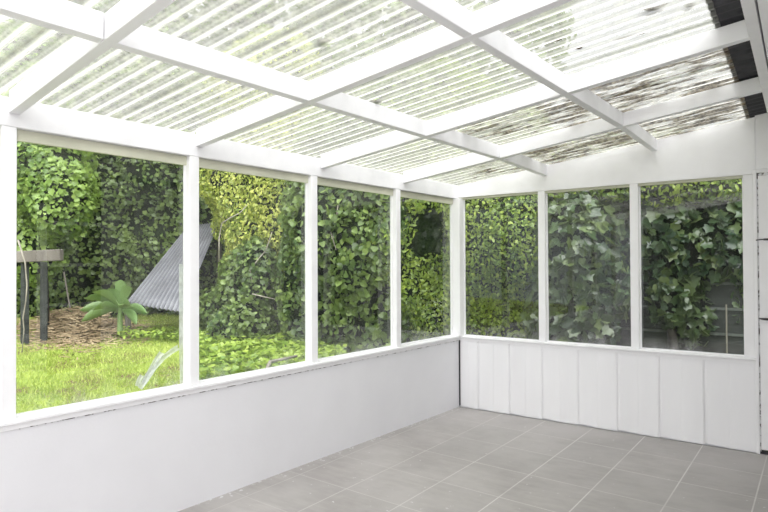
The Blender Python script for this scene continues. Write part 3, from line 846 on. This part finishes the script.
# --- bare branches and hanging vine
def branch(pts, r, lab, mat=pale_wood, name='bare_branch', cat='branch'):
    bm = bmesh.new()
    P = [at(*p) for p in pts]
    tube(bm, P, [r*(1-.5*i/len(P)) for i in range(len(P))], 7)
    o = obj(name, bm, mat, smooth=True); tag(o, lab, cat)
branch([(219, 262, 9.0), (219, 238, 9.0), (222, 223, 9.0), (230, 218, 9.1), (240, 213, 9.1), (247, 205, 9.2)], .010, 'pale bent bare branch arching in the second window')
branch([(252, 283, 9.0), (250, 270, 9.0), (256, 262, 9.0), (266, 250, 9.1), (272, 232, 9.2)], .009, 'thin bare branch below the feathery shrub in the second window')
branch([(252, 294, 8.9), (278, 300, 8.9)], .009, 'pale fallen stick across the dark hollow in the second window')
branch([(266, 372, 6.2), (270, 362, 6.4), (284, 359, 6.6), (297, 356, 6.7)], .022, 'grey dead branch lying on the ground cover')
branch([(18, 240, 7), (25, 262, 7), (27, 285, 7), (26, 300, 7), (23, 318, 7), (24, 330, 7), (22, 352, 7)], .010, 'thin pale vine stem hanging at the left edge of the first window', pale_wood, 'vine_stem', 'vine')
branch([(338, 205, 8.0), (336, 222, 8.0), (331, 232, 8.0), (336, 250, 7.95)], .010, 'bare twig crossing the ivy in the third window')

# --- strip of clear film on the outside of the first window
def filmstrip():
    X = -.085
    bm = bmesh.new()
    def strip(pts, w, curl=.012):
        prev = None
        P = [on(0, X, *p) for p in pts]
        for i, p in enumerate(P):
            d = (P[min(i+1, len(P)-1)]-P[max(i-1, 0)]).normalized(); s = Vector((1, 0, 0)).cross(d).normalized()*w/2
            row = [bm.verts.new(p-s), bm.verts.new(p-s*.4+Vector((-curl, 0, 0))), bm.verts.new(p+s*.4+Vector((-curl, 0, 0))), bm.verts.new(p+s)]
            if prev:
                for a in range(3): bm.faces.new([prev[a], prev[a+1], row[a+1], row[a]])
            prev = row
    strip([(140, 388), (146, 380), (154, 368), (163, 358), (172, 351), (179, 347)], .035)
    strip([(143, 384), (150, 372), (156, 361), (162, 352)], .034, .02)
    strip([(181, 264), (181, 300), (181, 340), (182, 383)], .028, .006)
    strip([(137, 386), (139, 380), (142, 375)], .03)
    o = obj('plastic_strip', bm, film_m, smooth=True)
    tag(o, 'curled strip of clear plastic at the lower right of the first window', 'plastic strip')
filmstrip()

# ------------------------------------------------------------------ light
w = bpy.data.worlds.new('sky'); bpy.context.scene.world = w; w.use_nodes = True
t = w.node_tree; t.nodes.clear()
o_ = t.nodes.new('ShaderNodeOutputWorld'); bg = t.nodes.new('ShaderNodeBackground')
tc = t.nodes.new('ShaderNodeTexCoord'); sp = t.nodes.new('ShaderNodeSeparateXYZ'); rp = t.nodes.new('ShaderNodeValToRGB')
t.links.new(tc.outputs['Generated'], sp.inputs[0]); t.links.new(sp.outputs[2], rp.inputs[0])
rp.color_ramp.elements[0].position = 0; rp.color_ramp.elements[0].color = (.86, .90, .95, 1)
rp.color_ramp.elements[1].position = .5; rp.color_ramp.elements[1].color = (1, 1, 1, 1)
t.links.new(rp.outputs[0], bg.inputs[0]); bg.inputs[1].default_value = .64
t.links.new(bg.outputs[0], o_.inputs[0])
sd = bpy.data.lights.new('sun', 'SUN'); sd.energy = 7.2; sd.angle = 1.5; sd.color = (1, .985, .995)
so = bpy.data.objects.new('sun', sd); C.objects.link(so)
so.rotation_euler = Vector((-.52, .60, -1)).to_track_quat('-Z', 'Y').to_euler()

ld = bpy.data.lights.new('fill_lamp', 'POINT'); ld.energy = 112; ld.specular_factor = .05; ld.shadow_soft_size = .22; ld.color = (1, .97, 1)
lo = bpy.data.objects.new('fill_lamp', ld); C.objects.link(lo); lo.location = (3.47, -6.13, .8)  # unseen lamp added to brighten the undersides of the roof timbers
sc = bpy.context.scene
sc.view_settings.view_transform = 'Standard'
sc.view_settings.look = 'None'
sc.view_settings.exposure = .60
sc.render.film_transparent = False
try:
    sc.cycles.use_denoising = True
    sc.cycles.max_bounces = 14; sc.cycles.transparent_max_bounces = 16; sc.cycles.diffuse_bounces = 6
    sc.cycles.sample_clamp_indirect = 8
except Exception: pass
